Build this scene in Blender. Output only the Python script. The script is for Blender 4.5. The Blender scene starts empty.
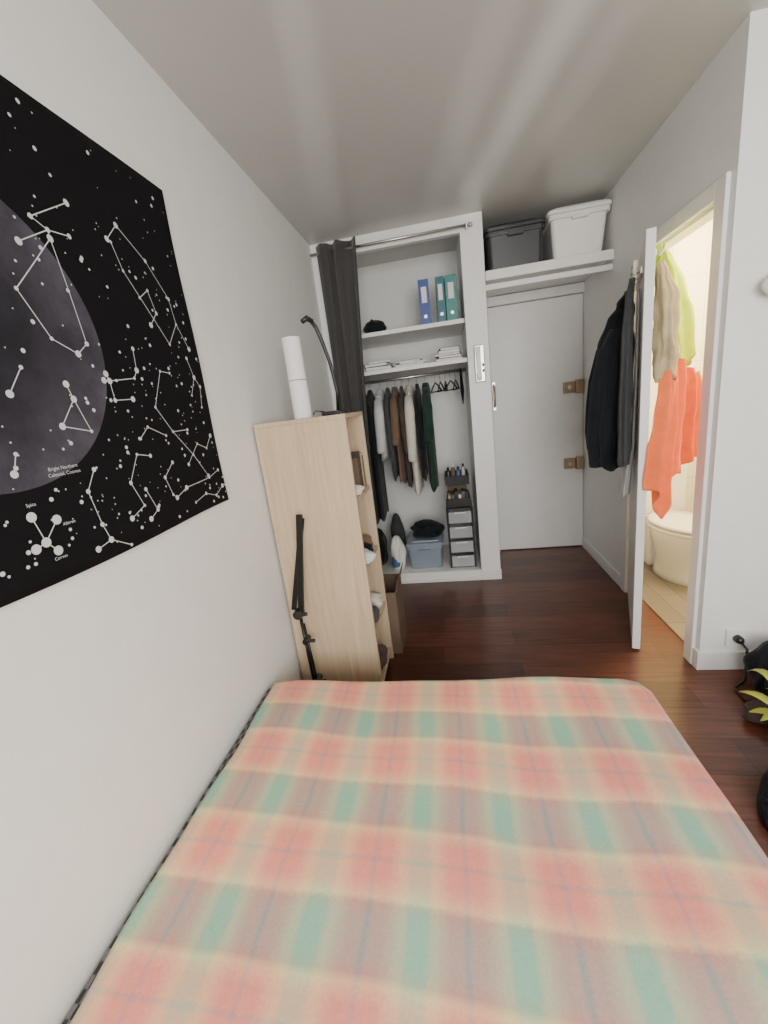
import bpy, math, random
from math import sin, cos, pi, radians, sqrt, atan2
from mathutils import Vector, Matrix
import bmesh
random.seed(7)
SC = bpy.context.scene
COL = SC.collection
H = 2.6

# ------------------------------------------------------------------ materials
def nodes(name):
    m = bpy.data.materials.new(name); m.use_nodes = True
    nt = m.node_tree; b = nt.nodes["Principled BSDF"]
    return m, nt, b
def inp(b, k, v):
    if k in b.inputs: b.inputs[k].default_value = v
def mat(name, col, rough=.6, metal=0, var=.06, scale=8, bump=0, bscale=60, sheen=0, alpha=1, trans=0, spec=.5):
    m, nt, b = nodes(name)
    inp(b, "Roughness", rough); inp(b, "Metallic", metal); inp(b, "Specular IOR Level", spec)
    if sheen: inp(b, "Sheen Weight", sheen)
    if trans: inp(b, "Transmission Weight", trans)
    tc = nt.nodes.new("ShaderNodeTexCoord")
    n = nt.nodes.new("ShaderNodeTexNoise"); n.inputs["Scale"].default_value = scale; n.inputs["Detail"].default_value = 5
    nt.links.new(tc.outputs["Object"], n.inputs["Vector"])
    r = nt.nodes.new("ShaderNodeValToRGB")
    c0 = [max(0, c*(1-var)) for c in col]; c1 = [min(1, c*(1+var)) for c in col]
    r.color_ramp.elements[0].position = .3; r.color_ramp.elements[1].position = .7
    r.color_ramp.elements[0].color = (*c0, 1); r.color_ramp.elements[1].color = (*c1, 1)
    nt.links.new(n.outputs["Fac"], r.inputs["Fac"]); nt.links.new(r.outputs["Color"], b.inputs["Base Color"])
    if bump:
        n2 = nt.nodes.new("ShaderNodeTexNoise"); n2.inputs["Scale"].default_value = bscale; n2.inputs["Detail"].default_value = 6
        nt.links.new(tc.outputs["Object"], n2.inputs["Vector"])
        bp = nt.nodes.new("ShaderNodeBump"); bp.inputs["Strength"].default_value = bump; bp.inputs["Distance"].default_value = .01
        nt.links.new(n2.outputs["Fac"], bp.inputs["Height"]); nt.links.new(bp.outputs["Normal"], b.inputs["Normal"])
    return m

def mathn(nt, op, a, b=None, c=None):
    n = nt.nodes.new("ShaderNodeMath"); n.operation = op
    for i, x in enumerate((a, b, c)):
        if x is None: continue
        if isinstance(x, (int, float)): n.inputs[i].default_value = x
        else: nt.links.new(x, n.inputs[i])
    return n.outputs[0]

def wood_mat(name, c0, c1, axis=2, rough=.45, sc=1.0):
    m, nt, b = nodes(name); inp(b, "Roughness", rough)
    tc = nt.nodes.new("ShaderNodeTexCoord"); mp = nt.nodes.new("ShaderNodeMapping")
    s = [22*sc]*3; s[axis] = 1.2*sc; mp.inputs["Scale"].default_value = s
    nt.links.new(tc.outputs["Object"], mp.inputs["Vector"])
    n = nt.nodes.new("ShaderNodeTexNoise"); n.inputs["Scale"].default_value = 2.2; n.inputs["Detail"].default_value = 7; n.inputs["Distortion"].default_value = .6
    nt.links.new(mp.outputs["Vector"], n.inputs["Vector"])
    r = nt.nodes.new("ShaderNodeValToRGB"); r.color_ramp.elements[0].position = .3; r.color_ramp.elements[1].position = .72
    r.color_ramp.elements[0].color = (*c0, 1); r.color_ramp.elements[1].color = (*c1, 1)
    nt.links.new(n.outputs["Fac"], r.inputs["Fac"]); nt.links.new(r.outputs["Color"], b.inputs["Base Color"])
    return m

def floor_mat():
    m, nt, b = nodes("red_brown_laminate")
    tc = nt.nodes.new("ShaderNodeTexCoord")
    br = nt.nodes.new("ShaderNodeTexBrick")
    nt.links.new(tc.outputs["Object"], br.inputs["Vector"])
    br.offset = .37; br.inputs["Scale"].default_value = 1
    br.inputs["Brick Width"].default_value = 1.15; br.inputs["Row Height"].default_value = .17
    br.inputs["Mortar Size"].default_value = .0015; br.inputs["Mortar Smooth"].default_value = .2
    br.inputs["Color1"].default_value = (.088, .029, .018, 1); br.inputs["Color2"].default_value = (.155, .054, .032, 1)
    br.inputs["Mortar"].default_value = (.03, .011, .007, 1)
    mp2 = nt.nodes.new("ShaderNodeMapping"); mp2.inputs["Scale"].default_value = (2, 26, 2)
    nt.links.new(tc.outputs["Object"], mp2.inputs["Vector"])
    n = nt.nodes.new("ShaderNodeTexNoise"); n.inputs["Scale"].default_value = 2; n.inputs["Detail"].default_value = 7
    nt.links.new(mp2.outputs["Vector"], n.inputs["Vector"])
    r = nt.nodes.new("ShaderNodeValToRGB"); r.color_ramp.elements[0].color = (.6, .55, .55, 1); r.color_ramp.elements[1].color = (1.25, 1.2, 1.15, 1)
    r.color_ramp.elements[0].position = .3; r.color_ramp.elements[1].position = .7
    nt.links.new(n.outputs["Fac"], r.inputs["Fac"])
    mx = nt.nodes.new("ShaderNodeMix"); mx.data_type = 'RGBA'; mx.blend_type = 'MULTIPLY'; mx.inputs["Factor"].default_value = 1
    nt.links.new(br.outputs["Color"], mx.inputs["A"]); nt.links.new(r.outputs["Color"], mx.inputs["B"])
    nt.links.new(mx.outputs["Result"], b.inputs["Base Color"]); inp(b, "Roughness", .3)
    return m

def tile_mat(name, c1, c2, mortar, w, h, rough=.25, ax='xy'):
    m, nt, b = nodes(name)
    tc = nt.nodes.new("ShaderNodeTexCoord"); sp = nt.nodes.new("ShaderNodeSeparateXYZ"); cb = nt.nodes.new("ShaderNodeCombineXYZ")
    nt.links.new(tc.outputs["Object"], sp.inputs[0])
    if ax == 'xy':
        nt.links.new(sp.outputs[1], cb.inputs[0]); nt.links.new(sp.outputs[0], cb.inputs[1])
    else:
        s = mathn(nt, 'ADD', sp.outputs[0], sp.outputs[1]); nt.links.new(s, cb.inputs[0]); nt.links.new(sp.outputs[2], cb.inputs[1])
    br = nt.nodes.new("ShaderNodeTexBrick"); nt.links.new(cb.outputs[0], br.inputs["Vector"])
    br.offset = .4 if ax == 'xy' else 0; br.inputs["Scale"].default_value = 1
    br.inputs["Brick Width"].default_value = w; br.inputs["Row Height"].default_value = h; br.inputs["Mortar Size"].default_value = .003
    br.inputs["Color1"].default_value = (*c1, 1); br.inputs["Color2"].default_value = (*c2, 1); br.inputs["Mortar"].default_value = (*mortar, 1)
    nt.links.new(br.outputs["Color"], b.inputs["Base Color"]); inp(b, "Roughness", rough)
    return m

def plaid_mat():
    m, nt, b = nodes("plaid_fleece")
    tc = nt.nodes.new("ShaderNodeTexCoord")
    n0 = nt.nodes.new("ShaderNodeTexNoise"); n0.inputs["Scale"].default_value = 2.2
    nt.links.new(tc.outputs["Object"], n0.inputs["Vector"])
    sp = nt.nodes.new("ShaderNodeSeparateXYZ"); nt.links.new(tc.outputs["Object"], sp.inputs[0])
    wob = mathn(nt, 'MULTIPLY', mathn(nt, 'SUBTRACT', n0.outputs["Fac"], .5), .045)
    n1 = nt.nodes.new("ShaderNodeTexNoise"); n1.inputs["Scale"].default_value = 140; n1.inputs["Detail"].default_value = 4
    nt.links.new(tc.outputs["Object"], n1.inputs["Vector"])
    fz = mathn(nt, 'MULTIPLY', mathn(nt, 'SUBTRACT', n1.outputs["Fac"], .5), .010)
    wob = mathn(nt, 'ADD', wob, fz)
    X = mathn(nt, 'ADD', sp.outputs[0], wob)
    Y = mathn(nt, 'ADD', mathn(nt, 'ADD', sp.outputs[1], mathn(nt, 'MULTIPLY', sp.outputs[0], .055)), wob)
    fx = mathn(nt, 'FRACT', mathn(nt, 'DIVIDE', mathn(nt, 'ADD', X, 2.2-.27+.11), .2195))
    fy = mathn(nt, 'FRACT', mathn(nt, 'DIVIDE', mathn(nt, 'ADD', Y, 2.28), .305))
    def ramp(f, stops):
        r = nt.nodes.new("ShaderNodeValToRGB"); cr = r.color_ramp
        cr.elements[0].position = stops[0][0]; cr.elements[0].color = (*stops[0][1], 1)
        cr.elements[1].position = stops[1][0]; cr.elements[1].color = (*stops[1][1], 1)
        for p, c in stops[2:]:
            e = cr.elements.new(p); e.color = (*c, 1)
        nt.links.new(f, r.inputs["Fac"]); return r.outputs["Color"]
    pk = (.89, .32, .245); pe = (.91, .48, .30); ye = (.87, .67, .36); ln = (.52, .30, .31)
    tx = (.47, .67, .42); ty = (.13, .39, .36); gy = (.27, .32, .29)
    wx = ramp(fx, [(0, ln), (.05, pk), (.16, pk), (.25, pe), (.31, ye), (.36, ye), (.41, tx), (.59, tx), (.64, ye), (.69, ye), (.75, pe), (.84, pk), (.95, pk), (1, ln)])
    wy = ramp(fy, [(0, ln), (.035, pk), (.15, pk), (.21, pe), (.255, ye), (.305, gy), (.38, ty), (.60, ty), (.69, gy), (.735, ye), (.785, pe), (.86, pk), (.968, pk), (1, ln)])
    mx = nt.nodes.new("ShaderNodeMix"); mx.data_type = 'RGBA'; mx.inputs["Factor"].default_value = .5
    nt.links.new(wx, mx.inputs["A"]); nt.links.new(wy, mx.inputs["B"])
    r = nt.nodes.new("ShaderNodeValToRGB"); r.color_ramp.elements[0].color = (.9, .9, .9, 1); r.color_ramp.elements[1].color = (1.05, 1.05, 1.05, 1)
    r.color_ramp.elements[0].position = .3; r.color_ramp.elements[1].position = .7
    nt.links.new(n1.outputs["Fac"], r.inputs["Fac"])
    m2 = nt.nodes.new("ShaderNodeMix"); m2.data_type = 'RGBA'; m2.blend_type = 'MULTIPLY'; m2.inputs["Factor"].default_value = .7
    nt.links.new(mx.outputs["Result"], m2.inputs["A"]); nt.links.new(r.outputs["Color"], m2.inputs["B"])
    nt.links.new(m2.outputs["Result"], b.inputs["Base Color"])
    inp(b, "Roughness", .95); inp(b, "Sheen Weight", .1); inp(b, "Specular IOR Level", .1)
    bp = nt.nodes.new("ShaderNodeBump"); bp.inputs["Strength"].default_value = .15; bp.inputs["Distance"].default_value = .003
    nt.links.new(n1.outputs["Fac"], bp.inputs["Height"]); nt.links.new(bp.outputs["Normal"], b.inputs["Normal"])
    return m

def poster_mat():
    m, nt, b = nodes("star_chart_fabric")
    tc = nt.nodes.new("ShaderNodeTexCoord"); sp = nt.nodes.new("ShaderNodeSeparateXYZ"); nt.links.new(tc.outputs["Object"], sp.inputs[0])
    dy = mathn(nt, 'SUBTRACT', sp.outputs[1], .685); dz = mathn(nt, 'SUBTRACT', sp.outputs[2], 1.668)
    d = mathn(nt, 'SQRT', mathn(nt, 'ADD', mathn(nt, 'MULTIPLY', dy, dy), mathn(nt, 'MULTIPLY', dz, dz)))
    n = nt.nodes.new("ShaderNodeTexNoise"); n.inputs["Scale"].default_value = 8; n.inputs["Detail"].default_value = 9; n.inputs["Roughness"].default_value = .65
    nt.links.new(tc.outputs["Object"], n.inputs["Vector"])
    mr = nt.nodes.new("ShaderNodeMapRange"); nt.links.new(n.outputs["Fac"], mr.inputs[0]); mr.inputs[1].default_value = .35; mr.inputs[2].default_value = .65; mr.inputs[3].default_value = .55; mr.inputs[4].default_value = 1.2
    mask = mathn(nt, 'LESS_THAN', d, .300)
    g = mathn(nt, 'MULTIPLY', mathn(nt, 'POWER', mathn(nt, 'DIVIDE', d, .300), 2.0), .055)
    v = mathn(nt, 'MULTIPLY', mathn(nt, 'ADD', g, .016), mr.outputs[0])
    v = mathn(nt, 'ADD', mathn(nt, 'MULTIPLY', v, mask), .0055)
    cb = nt.nodes.new("ShaderNodeCombineXYZ")
    nt.links.new(v, cb.inputs[0]); nt.links.new(mathn(nt, 'MULTIPLY', v, .93), cb.inputs[1]); nt.links.new(mathn(nt, 'MULTIPLY', v, 1.18), cb.inputs[2])
    nt.links.new(cb.outputs[0], b.inputs["Base Color"]); inp(b, "Roughness", .9); inp(b, "Specular IOR Level", .15)
    return m

def check_mat():
    m, nt, b = nodes("black_white_check")
    tc = nt.nodes.new("ShaderNodeTexCoord"); ck = nt.nodes.new("ShaderNodeTexChecker"); ck.inputs["Scale"].default_value = 45
    ck.inputs["Color1"].default_value = (.015, .015, .02, 1); ck.inputs["Color2"].default_value = (.16, .16, .17, 1)
    nt.links.new(tc.outputs["Object"], ck.inputs["Vector"]); nt.links.new(ck.outputs["Color"], b.inputs["Base Color"])
    return m

def emis(name, col, s):
    m, nt, b = nodes(name); inp(b, "Base Color", (*col, 1)); inp(b, "Emission Color", (*col, 1)); inp(b, "Emission Strength", s); return m

M = {}
M['wallw'] = mat("white_wall_paint", (.80, .80, .78), .5, bump=.05, bscale=25, var=.02)
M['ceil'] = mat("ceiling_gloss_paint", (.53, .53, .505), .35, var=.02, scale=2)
M['trim'] = mat("white_trim_paint", (.81, .805, .79), .4, var=.02)
M['door'] = mat("white_door_paint", (.76, .755, .74), .42, var=.02)
M['floor'] = floor_mat()
M['btile'] = tile_mat("bathroom_floor_planks", (.27, .235, .20), (.21, .18, .155), (.12, .10, .085), .6, .12, .3)
M['wtile'] = tile_mat("bathroom_wall_tile", (.88, .85, .76), (.86, .83, .74), (.68, .63, .54), .2, .3, .2, 'z')
M['plaid'] = plaid_mat(); M['poster'] = poster_mat(); M['check'] = check_mat()
M['print'] = mat("white_print", (.60, .60, .60), .9, var=.02)
M['oak'] = wood_mat("pale_oak_laminate", (.48, .355, .225), (.60, .465, .32), 2, .4)
M['oaktop'] = wood_mat("pale_oak_top", (.48, .355, .225), (.60, .465, .32), 1, .4)
M['black'] = mat("black_plastic", (.012, .012, .013), .35)
M['blackm'] = mat("black_metal", (.02, .02, .02), .3, .6)
M['steel'] = mat("brushed_steel", (.55, .54, .52), .3, 1)
M['bronze'] = mat("aged_bronze", (.42, .31, .19), .35, .85)
M['curt'] = mat("charcoal_curtain", (.050, .047, .046), .9, sheen=.2, bump=.2, bscale=200)
M['white'] = mat("white_plastic", (.78, .77, .74), .35, var=.02)
M['paper'] = mat("white_paper", (.80, .79, .77), .8, var=.02)
M['porc'] = mat("porcelain", (.90, .89, .87), .12, var=.01)
M['gbox'] = mat("dark_grey_plastic", (.025, .027, .03), .3)
M['bbox'] = mat("blue_grey_plastic", (.24, .29, .35), .4)
def cloth(n, c, v=.15): M[n] = mat(n+"_cloth", c, .92, var=v, scale=14, sheen=.1, bump=.3, bscale=120, spec=.15)
cloth('cblack', (.010, .012, .016)); cloth('cnavy', (.013, .017, .028)); cloth('cgrey', (.055, .058, .062)); cloth('clight', (.60, .61, .62), .06)
cloth('cbrown', (.17, .105, .07)); cloth('cdbrown', (.07, .05, .042)); cloth('ccream', (.66, .62, .54), .06); cloth('cgreen', (.018, .045, .034))
cloth('corange', (.90, .18, .06), .08); cloth('cneon', (.60, .82, .07), .08); cloth('ctan', (.52, .43, .27), .15); cloth('cblue', (.08, .16, .33))
M['bindb'] = mat("blue_binder_board", (.03, .07, .28), .4); M['bindt'] = mat("teal_binder_board", (.008, .12, .15), .4); M['bindg'] = mat("green_binder_board", (.03, .21, .19), .4)
M['card'] = mat("cardboard", (.15, .10, .065), .8); M['dkbrown'] = mat("dark_brown_board", (.05, .035, .028), .6)
M['glassy'] = mat("frosted_clear_plastic", (.38, .39, .40), .25)
M['leaf'] = mat("plant_leaf", (.42, .46, .06), .45, var=.3); M['terra'] = mat("dark_pot", (.06, .05, .05), .6); M['soil'] = mat("soil", (.03, .02, .015), .95)
M['red'] = mat("muted_red_paper", (.22, .07, .06), .6); M['blue'] = mat("muted_blue_paper", (.08, .13, .24), .6); M['yel'] = mat("muted_ochre_paper", (.42, .32, .16), .6)
M['bulb'] = emis("lit_bathroom_lamp", (1, .85, .6), 6)
M['gobo'] = mat("white_gobo_slats", (.75, .74, .72), .7)

# ------------------------------------------------------------------ mesh builder
class B:
    def __init__(s): s.v = []; s.f = []; s.m = []
    def add(s, vs, fs, mi=0):
        o = len(s.v); s.v += [tuple(p) for p in vs]
        for f in fs: s.f.append([i+o for i in f]); s.m.append(mi)
        return s
    def box(s, a, b, mi=0, M4=None):
        x0, y0, z0 = a; x1, y1, z1 = b
        vs = [(x0, y0, z0), (x1, y0, z0), (x1, y1, z0), (x0, y1, z0), (x0, y0, z1), (x1, y0, z1), (x1, y1, z1), (x0, y1, z1)]
        if M4 is not None: vs = [M4 @ Vector(p) for p in vs]
        return s.add(vs, [(0, 3, 2, 1), (4, 5, 6, 7), (0, 1, 5, 4), (1, 2, 6, 5), (2, 3, 7, 6), (3, 0, 4, 7)], mi)
    def loft(s, rings, mi=0, cap=True, closed=True):
        n = len(rings[0]); vs = [p for r in rings for p in r]; fs = []
        for i in range(len(rings)-1):
            for j in range(n if closed else n-1):
                k = (j+1) % n; fs.append((i*n+j, i*n+k, (i+1)*n+k, (i+1)*n+j))
        if cap and closed:
            fs.append(tuple(range(n-1, -1, -1))); fs.append(tuple((len(rings)-1)*n+j for j in range(n)))
        return s.add(vs, fs, mi)
    def tube(s, pts, r, n=12, mi=0, cap=True):
        pts = [Vector(p) for p in pts]; rs = r if isinstance(r, (list, tuple)) else [r]*len(pts)
        t0 = (pts[1]-pts[0]).normalized(); up = Vector((0, 0, 1)) if abs(t0.z) < .9 else Vector((1, 0, 0))
        a = t0.cross(up).normalized(); rings = []
        for i, p in enumerate(pts):
            t = (pts[min(i+1, len(pts)-1)]-pts[max(i-1, 0)]).normalized()
            a = (a-t*a.dot(t)).normalized(); bb = t.cross(a)
            rings.append([p+(a*cos(2*pi*j/n)+bb*sin(2*pi*j/n))*rs[i] for j in range(n)])
        return s.loft(rings, mi, cap)
    def lathe(s, prof, c=(0, 0), n=32, mi=0, sx=1, sy=1):
        rings = [[(c[0]+r*cos(2*pi*j/n)*sx, c[1]+r*sin(2*pi*j/n)*sy, z) for j in range(n)] for r, z in prof]
        return s.loft(rings, mi)
    def out(s, name, mats, parent=None, smooth=False, bevel=0, label=None, cat=None, group=None, kind=None, solid=0, sub=0, segs=2):
        me = bpy.data.meshes.new(name); me.from_pydata(s.v, [], s.f)
        for m in (mats if isinstance(mats, (list, tuple)) else [mats]): me.materials.append(M[m] if isinstance(m, str) else m)
        for p, mi in zip(me.polygons, s.m): p.material_index = mi
        bm = bmesh.new(); bm.from_mesh(me); bmesh.ops.recalc_face_normals(bm, faces=bm.faces); bm.to_mesh(me); bm.free()
        if smooth:
            for p in me.polygons: p.use_smooth = True
        o = bpy.data.objects.new(name, me); COL.objects.link(o)
        if solid:
            md = o.modifiers.new("solid", 'SOLIDIFY'); md.thickness = solid; md.offset = 0
        if bevel:
            md = o.modifiers.new("bevel", 'BEVEL'); md.width = bevel; md.segments = segs; md.limit_method = 'ANGLE'; md.angle_limit = radians(40)
        tag(o, label, cat, group, kind)
        if parent: setp(o, parent)
        return o
def setp(o, p):
    o.parent = p; o.matrix_parent_inverse = Matrix.Translation(p.location).inverted() if p.type == 'EMPTY' else Matrix.Identity(4)
def tag(o, label=None, cat=None, group=None, kind=None):
    if label: o["label"] = label
    if cat: o["category"] = cat
    if group: o["group"] = group
    if kind: o["kind"] = kind
def empty(name, loc, label, cat, group=None):
    e = bpy.data.objects.new(name, None); e.location = loc; e.empty_display_size = .05; COL.objects.link(e); tag(e, label, cat, group); return e
def structure(name, b, mats, **k): return b.out(name, mats, kind="structure", **k)

def interp(st, t):
    x = t*(len(st)-1); i = min(int(x), len(st)-2); u = x-i; u2 = u*u*(3-2*u)
    return [a+(b-a)*(u if k == 0 else u2) for k, (a, b) in enumerate(zip(st[i], st[i+1]))]
def garment(b, st, n=64, levels=36, folds=7, amp=.012, seed=0, mi=0, hem=.01, twist=1.3, crump=0):
    """st: (z,cx,cy,rx,ry,ang)"""
    rn = random.Random(seed); p1, p2, p3, p4 = [rn.uniform(0, 6.28) for _ in range(4)]
    rings = []
    for i in range(levels+1):
        t = i/levels; z, cx, cy, rx, ry, an = interp(st, t); ring = []
        for j in range(n):
            th = 2*pi*j/n
            f = amp*min(1, t*2.5)*(sin(folds*th+p1+twist*sin(3*t+p2))+.5*sin((folds*2+1)*th+p3+2*t)+.4*sin(9*t+2*th+p1))
            f += crump*sin(4*th+14*t+p4)*sin(3*th-11*t+p2)
            sx = rx+f*min(1, rx/.08); sy = ry+f*.8*min(1, ry/.05)
            x = sx*cos(th); y = sy*sin(th)
            zz = z+(hem*sin(3*th+p2)*max(0, (t-.7)/.3))
            ring.append((cx+x*cos(an)-y*sin(an), cy+x*sin(an)+y*cos(an), zz))
        rings.append(ring)
    return b.loft(rings, mi)
def sheet(b, P0, P1, zt, zb, folds=6, amp=.02, nx=80, nz=40, gather=1.0, seed=0, mi=0, amptop=.5, wend=None, anchor=.5, skew=.9, crump=0):
    rn = random.Random(seed); ph = [rn.uniform(0, 6.28) for _ in range(4)]
    A = Vector((*P0, 0)); C = Vector((*P1, 0)); d = (C-A); L = d.length; d.normalize(); nn = Vector((-d.y, d.x, 0)); org = A+d*L*anchor
    rings = []
    for i in range(nz+1):
        t = i/nz; row = []
        w = gather+(1-gather)*min(1, t*1.6) if wend is None else gather+(wend-gather)*t
        for j in range(nx+1):
            u = j/nx; a = amp*(amptop+(1-amptop)*min(1, t*2))
            off = a*(sin(2*pi*folds*u+ph[0]+skew*sin(2.2*t+ph[1]))+.45*sin(2*pi*folds*1.7*u+ph[2]+1.5*t)+.3*sin(7*t+ph[3]+3*u))
            off += crump*(sin(9*u+10*t+ph[1])*sin(6*u-13*t+ph[2]))
            p = org+d*((u-anchor)*L*w)+nn*off+d*(.25*a*sin(5*t+9*u))
            z = zt(u)+(zb(u)-zt(u))*t
            row.append((p.x, p.y, z))
        rings.append(row)
    return b.loft(rings, mi, cap=False, closed=False)
def blob(b, c, r, seed=0, amp=.15, n=28, m=18, mi=0, flat=True):
    rn = random.Random(seed); ph = [rn.uniform(0, 6.28) for _ in range(6)]
    rings = []
    for i in range(m+1):
        th = pi*i/m; ring = []
        for j in range(n):
            f = 2*pi*j/n
            k = 1+amp*(sin(3*f+ph[0]+2*cos(th*2))+.6*sin(5*f+ph[1]+3*th)+.5*sin(7*th+ph[2])*sin(2*f+ph[3]))*sin(th)
            z = cos(th)*(1+.4*amp*sin(4*f+ph[4])*sin(th))
            x, y = k*sin(th)*cos(f), k*sin(th)*sin(f)
            if flat and z < -.75: z = -.75
            ring.append((c[0]+r[0]*x, c[1]+r[1]*y, c[2]+r[2]*(z+(.75 if flat else 0))))
        rings.append(ring)
    return b.loft(rings, mi)

# ------------------------------------------------------------------ room shell
structure("floor", B().box((-.1, -1.7, -.1), (3.5, 3.95, 0)), 'floor')
structure("floor.001", B().box((2.04, 2.076, .001), (3.3, 3.7, .006)), 'btile')
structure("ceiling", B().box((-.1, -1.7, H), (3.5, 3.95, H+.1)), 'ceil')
structure("wall_left", B().box((-.1, -1.7, 0), (0, 3.95, H)), 'wallw')
structure("wall_far", B().box((0, 3.80, 0), (1.99, 3.95, H)), 'wallw')
structure("wall_right", B().box((1.99, 1.976, 0), (2.07, 2.08, H)).box((1.99, 2.82, 0), (2.07, 3.95, H)).box((1.99, 2.08, 2.08), (2.07, 2.82, H)), 'wallw')
structure("wall_facing", B().box((2.07, 1.976, 0), (3.5, 2.06, H)), 'wallw')
structure("wall_side", B().box((3.4, -1.7, 0), (3.5, 1.976, H)), 'wallw')
wb = B().box((0, -1.7, 0), (.5, -1.6, H)).box((2.5, -1.7, 0), (3.4, -1.6, H)).box((.5, -1.7, 0), (2.5, -1.6, .8)).box((.5, -1.7, 2.35), (2.5, -1.6, H))
structure("wall_back", wb, 'wallw')
wf = B()
for x0, x1 in ((.5, .56), (1.46, 1.54), (2.44, 2.5)): wf.box((x0, -1.69, .8), (x1, -1.63, 2.35))
for z0, z1 in ((.8, .86), (2.29, 2.35)): wf.box((.56, -1.685, z0), (1.46, -1.635, z1)).box((1.54, -1.685, z0), (2.44, -1.635, z1))
structure("window_1", wf, 'trim')
structure("wall_bathroom", B().box((2.07, 3.62, 0), (3.3, 3.7, H)).box((3.22, 2.06, 0), (3.3, 3.62, H)), 'wtile')
structure("wall_closet", B().box((1.03, 3.15, 0), (1.18, 3.80, H)).box((0, 3.15, 0), (.10, 3.20, H)).box((.10, 3.15, 2.50), (1.03, 3.20, H)), 'trim', bevel=.003)
structure("trim_1", B().box((.10, 3.15, 0), (1.03, 3.80, .085)), 'trim', bevel=.003)
structure("baseboard_closet", B().box((1.03, 3.138, 0), (1.185, 3.15, .085)).box((0, 3.138, 0), (1.03, 3.15, .03)), 'trim', bevel=.003)
structure("baseboard_right", B().box((1.976, 2.90, 0), (1.99, 3.77, .09)), 'trim', bevel=.003)
structure("baseboard_facing", B().box((1.976, 1.962, 0), (3.4, 1.976, .10)).box((1.976, 1.976, 0), (1.99, 2.01, .10)), 'trim', bevel=.003)
structure("trim_2", B().box((1.972, 2.01, 0), (1.99, 2.08, 2.15)).box((1.972, 2.82, 0), (1.99, 2.89, 2.15)).box((1.972, 2.08, 2.08), (1.99, 2.82, 2.15)), 'trim', bevel=.004)
structure("trim_3", B().box((2.0, 2.08, 0), (2.07, 2.095, 2.08)).box((2.0, 2.805, 0), (2.07, 2.82, 2.08)).box((2.0, 2.095, 2.065), (2.07, 2.805, 2.08)), 'trim', bevel=.002)
structure("trim_4", B().box((1.18, 3.74, 0), (1.245, 3.80, 2.20)).box((1.245, 3.74, 2.13), (1.99, 3.80, 2.20)), 'trim', bevel=.004)
structure("trim_5", B().box((1.18, 3.175, 2.13), (1.99, 3.20, 2.165)), 'trim', bevel=.003)
structure("door_1", B().box((1.248, 3.774, .01), (1.986, 3.80, 2.125)), 'door', bevel=.002)
vb = empty("streak_gobo", (1.5, -1.59, 2.36), "added unseen white slats whose gaps cut the sun into ceiling streaks", "gobo")  # slats added behind the camera; their gaps shape the light streaks on the ceiling
B().box((.45, -1.597, 2.36), (2.55, -1.55, 2.40)).out("gobo_rail", 'gobo', vb, bevel=.003)
for x0, x1 in ((.47, 1.10), (1.14, 1.44), (1.50, 1.76), (1.79, 1.97), (2.07, 2.21), (2.24, 2.53)):
    B().box((x0, -1.585, .77), (x1, -1.58, 2.36)).out("gobo_slat", 'gobo', vb)

hd = empty("door_pull_handle", (1.262, 3.76, 1.41), "white and steel vertical pull handle on the entrance door", "door handle")
B().box((1.25, 3.758, 1.30), (1.278, 3.7735, 1.54)).out("plate", 'steel', hd, bevel=.003)
B().tube([(1.264, 3.757, 1.33), (1.264, 3.73, 1.345), (1.264, 3.725, 1.42), (1.264, 3.73, 1.50), (1.264, 3.757, 1.515)], .008).out("grip", 'bronze', hd, smooth=True)
for zc in (1.42, .78):
    lk = empty("door_lock", (1.92, 3.75, zc), "brassy surface-mounted box lock with keep", "lock", "brassy locks on the entrance door")
    B().box((1.825, 3.735, zc-.045), (1.915, 3.7735, zc+.045)).out("lock_case", 'bronze', lk, bevel=.006)
    B().box((1.922, 3.735, zc-.055), (1.984, 3.7735, zc+.055)).out("keep", 'bronze', lk, bevel=.006)
    B().tube([(1.87, 3.735, zc), (1.87, 3.727, zc)], [.018, .016], 20).box((1.865, 3.715, zc-.022), (1.875, 3.727, zc+.022)).out("knob", 'steel', lk, bevel=.002)
ic = empty("intercom_handset", (1.11, 3.13, 1.53), "white wall intercom phone with steel plate on the closet partition", "intercom")
B().box((1.075, 3.125, 1.535), (1.145, 3.1495, 1.785)).out("wall_plate", 'steel', ic, bevel=.006)
B().box((1.084, 3.110, 1.545), (1.118, 3.1245, 1.60)).box((1.084, 3.110, 1.72), (1.118, 3.1245, 1.775)).box((1.086, 3.102, 1.56), (1.116, 3.114, 1.76)).out("handset", 'white', ic, bevel=.005)
B().box((1.124, 3.120, 1.60), (1.138, 3.1252, 1.62)).box((1.124, 3.120, 1.64), (1.138, 3.1252, 1.66)).out("button", 'cgrey', ic, bevel=.001)

for z, zz in ((1.955, 1.985), (1.69, 1.72)):
    B().box((.0015, 3.205, z), (1.0285, 3.7985, zz)).out("closet_shelf", 'trim', bevel=.002, label="white painted shelf board inside the open closet", cat="shelf", group="closet shelf boards")
sf = empty("overhead_shelf", (1.58, 3.15, 2.18), "deep white painted storage shelf above the entrance door", "shelf")
B().box((1.1815, 3.17, 2.205), (1.9885, 3.7985, 2.24)).out("shelf_board", 'trim', sf, bevel=.002)
B().box((1.1815, 3.15, 2.185), (1.9885, 3.169, 2.245)).out("front_edge", 'trim', sf, bevel=.004)

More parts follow.
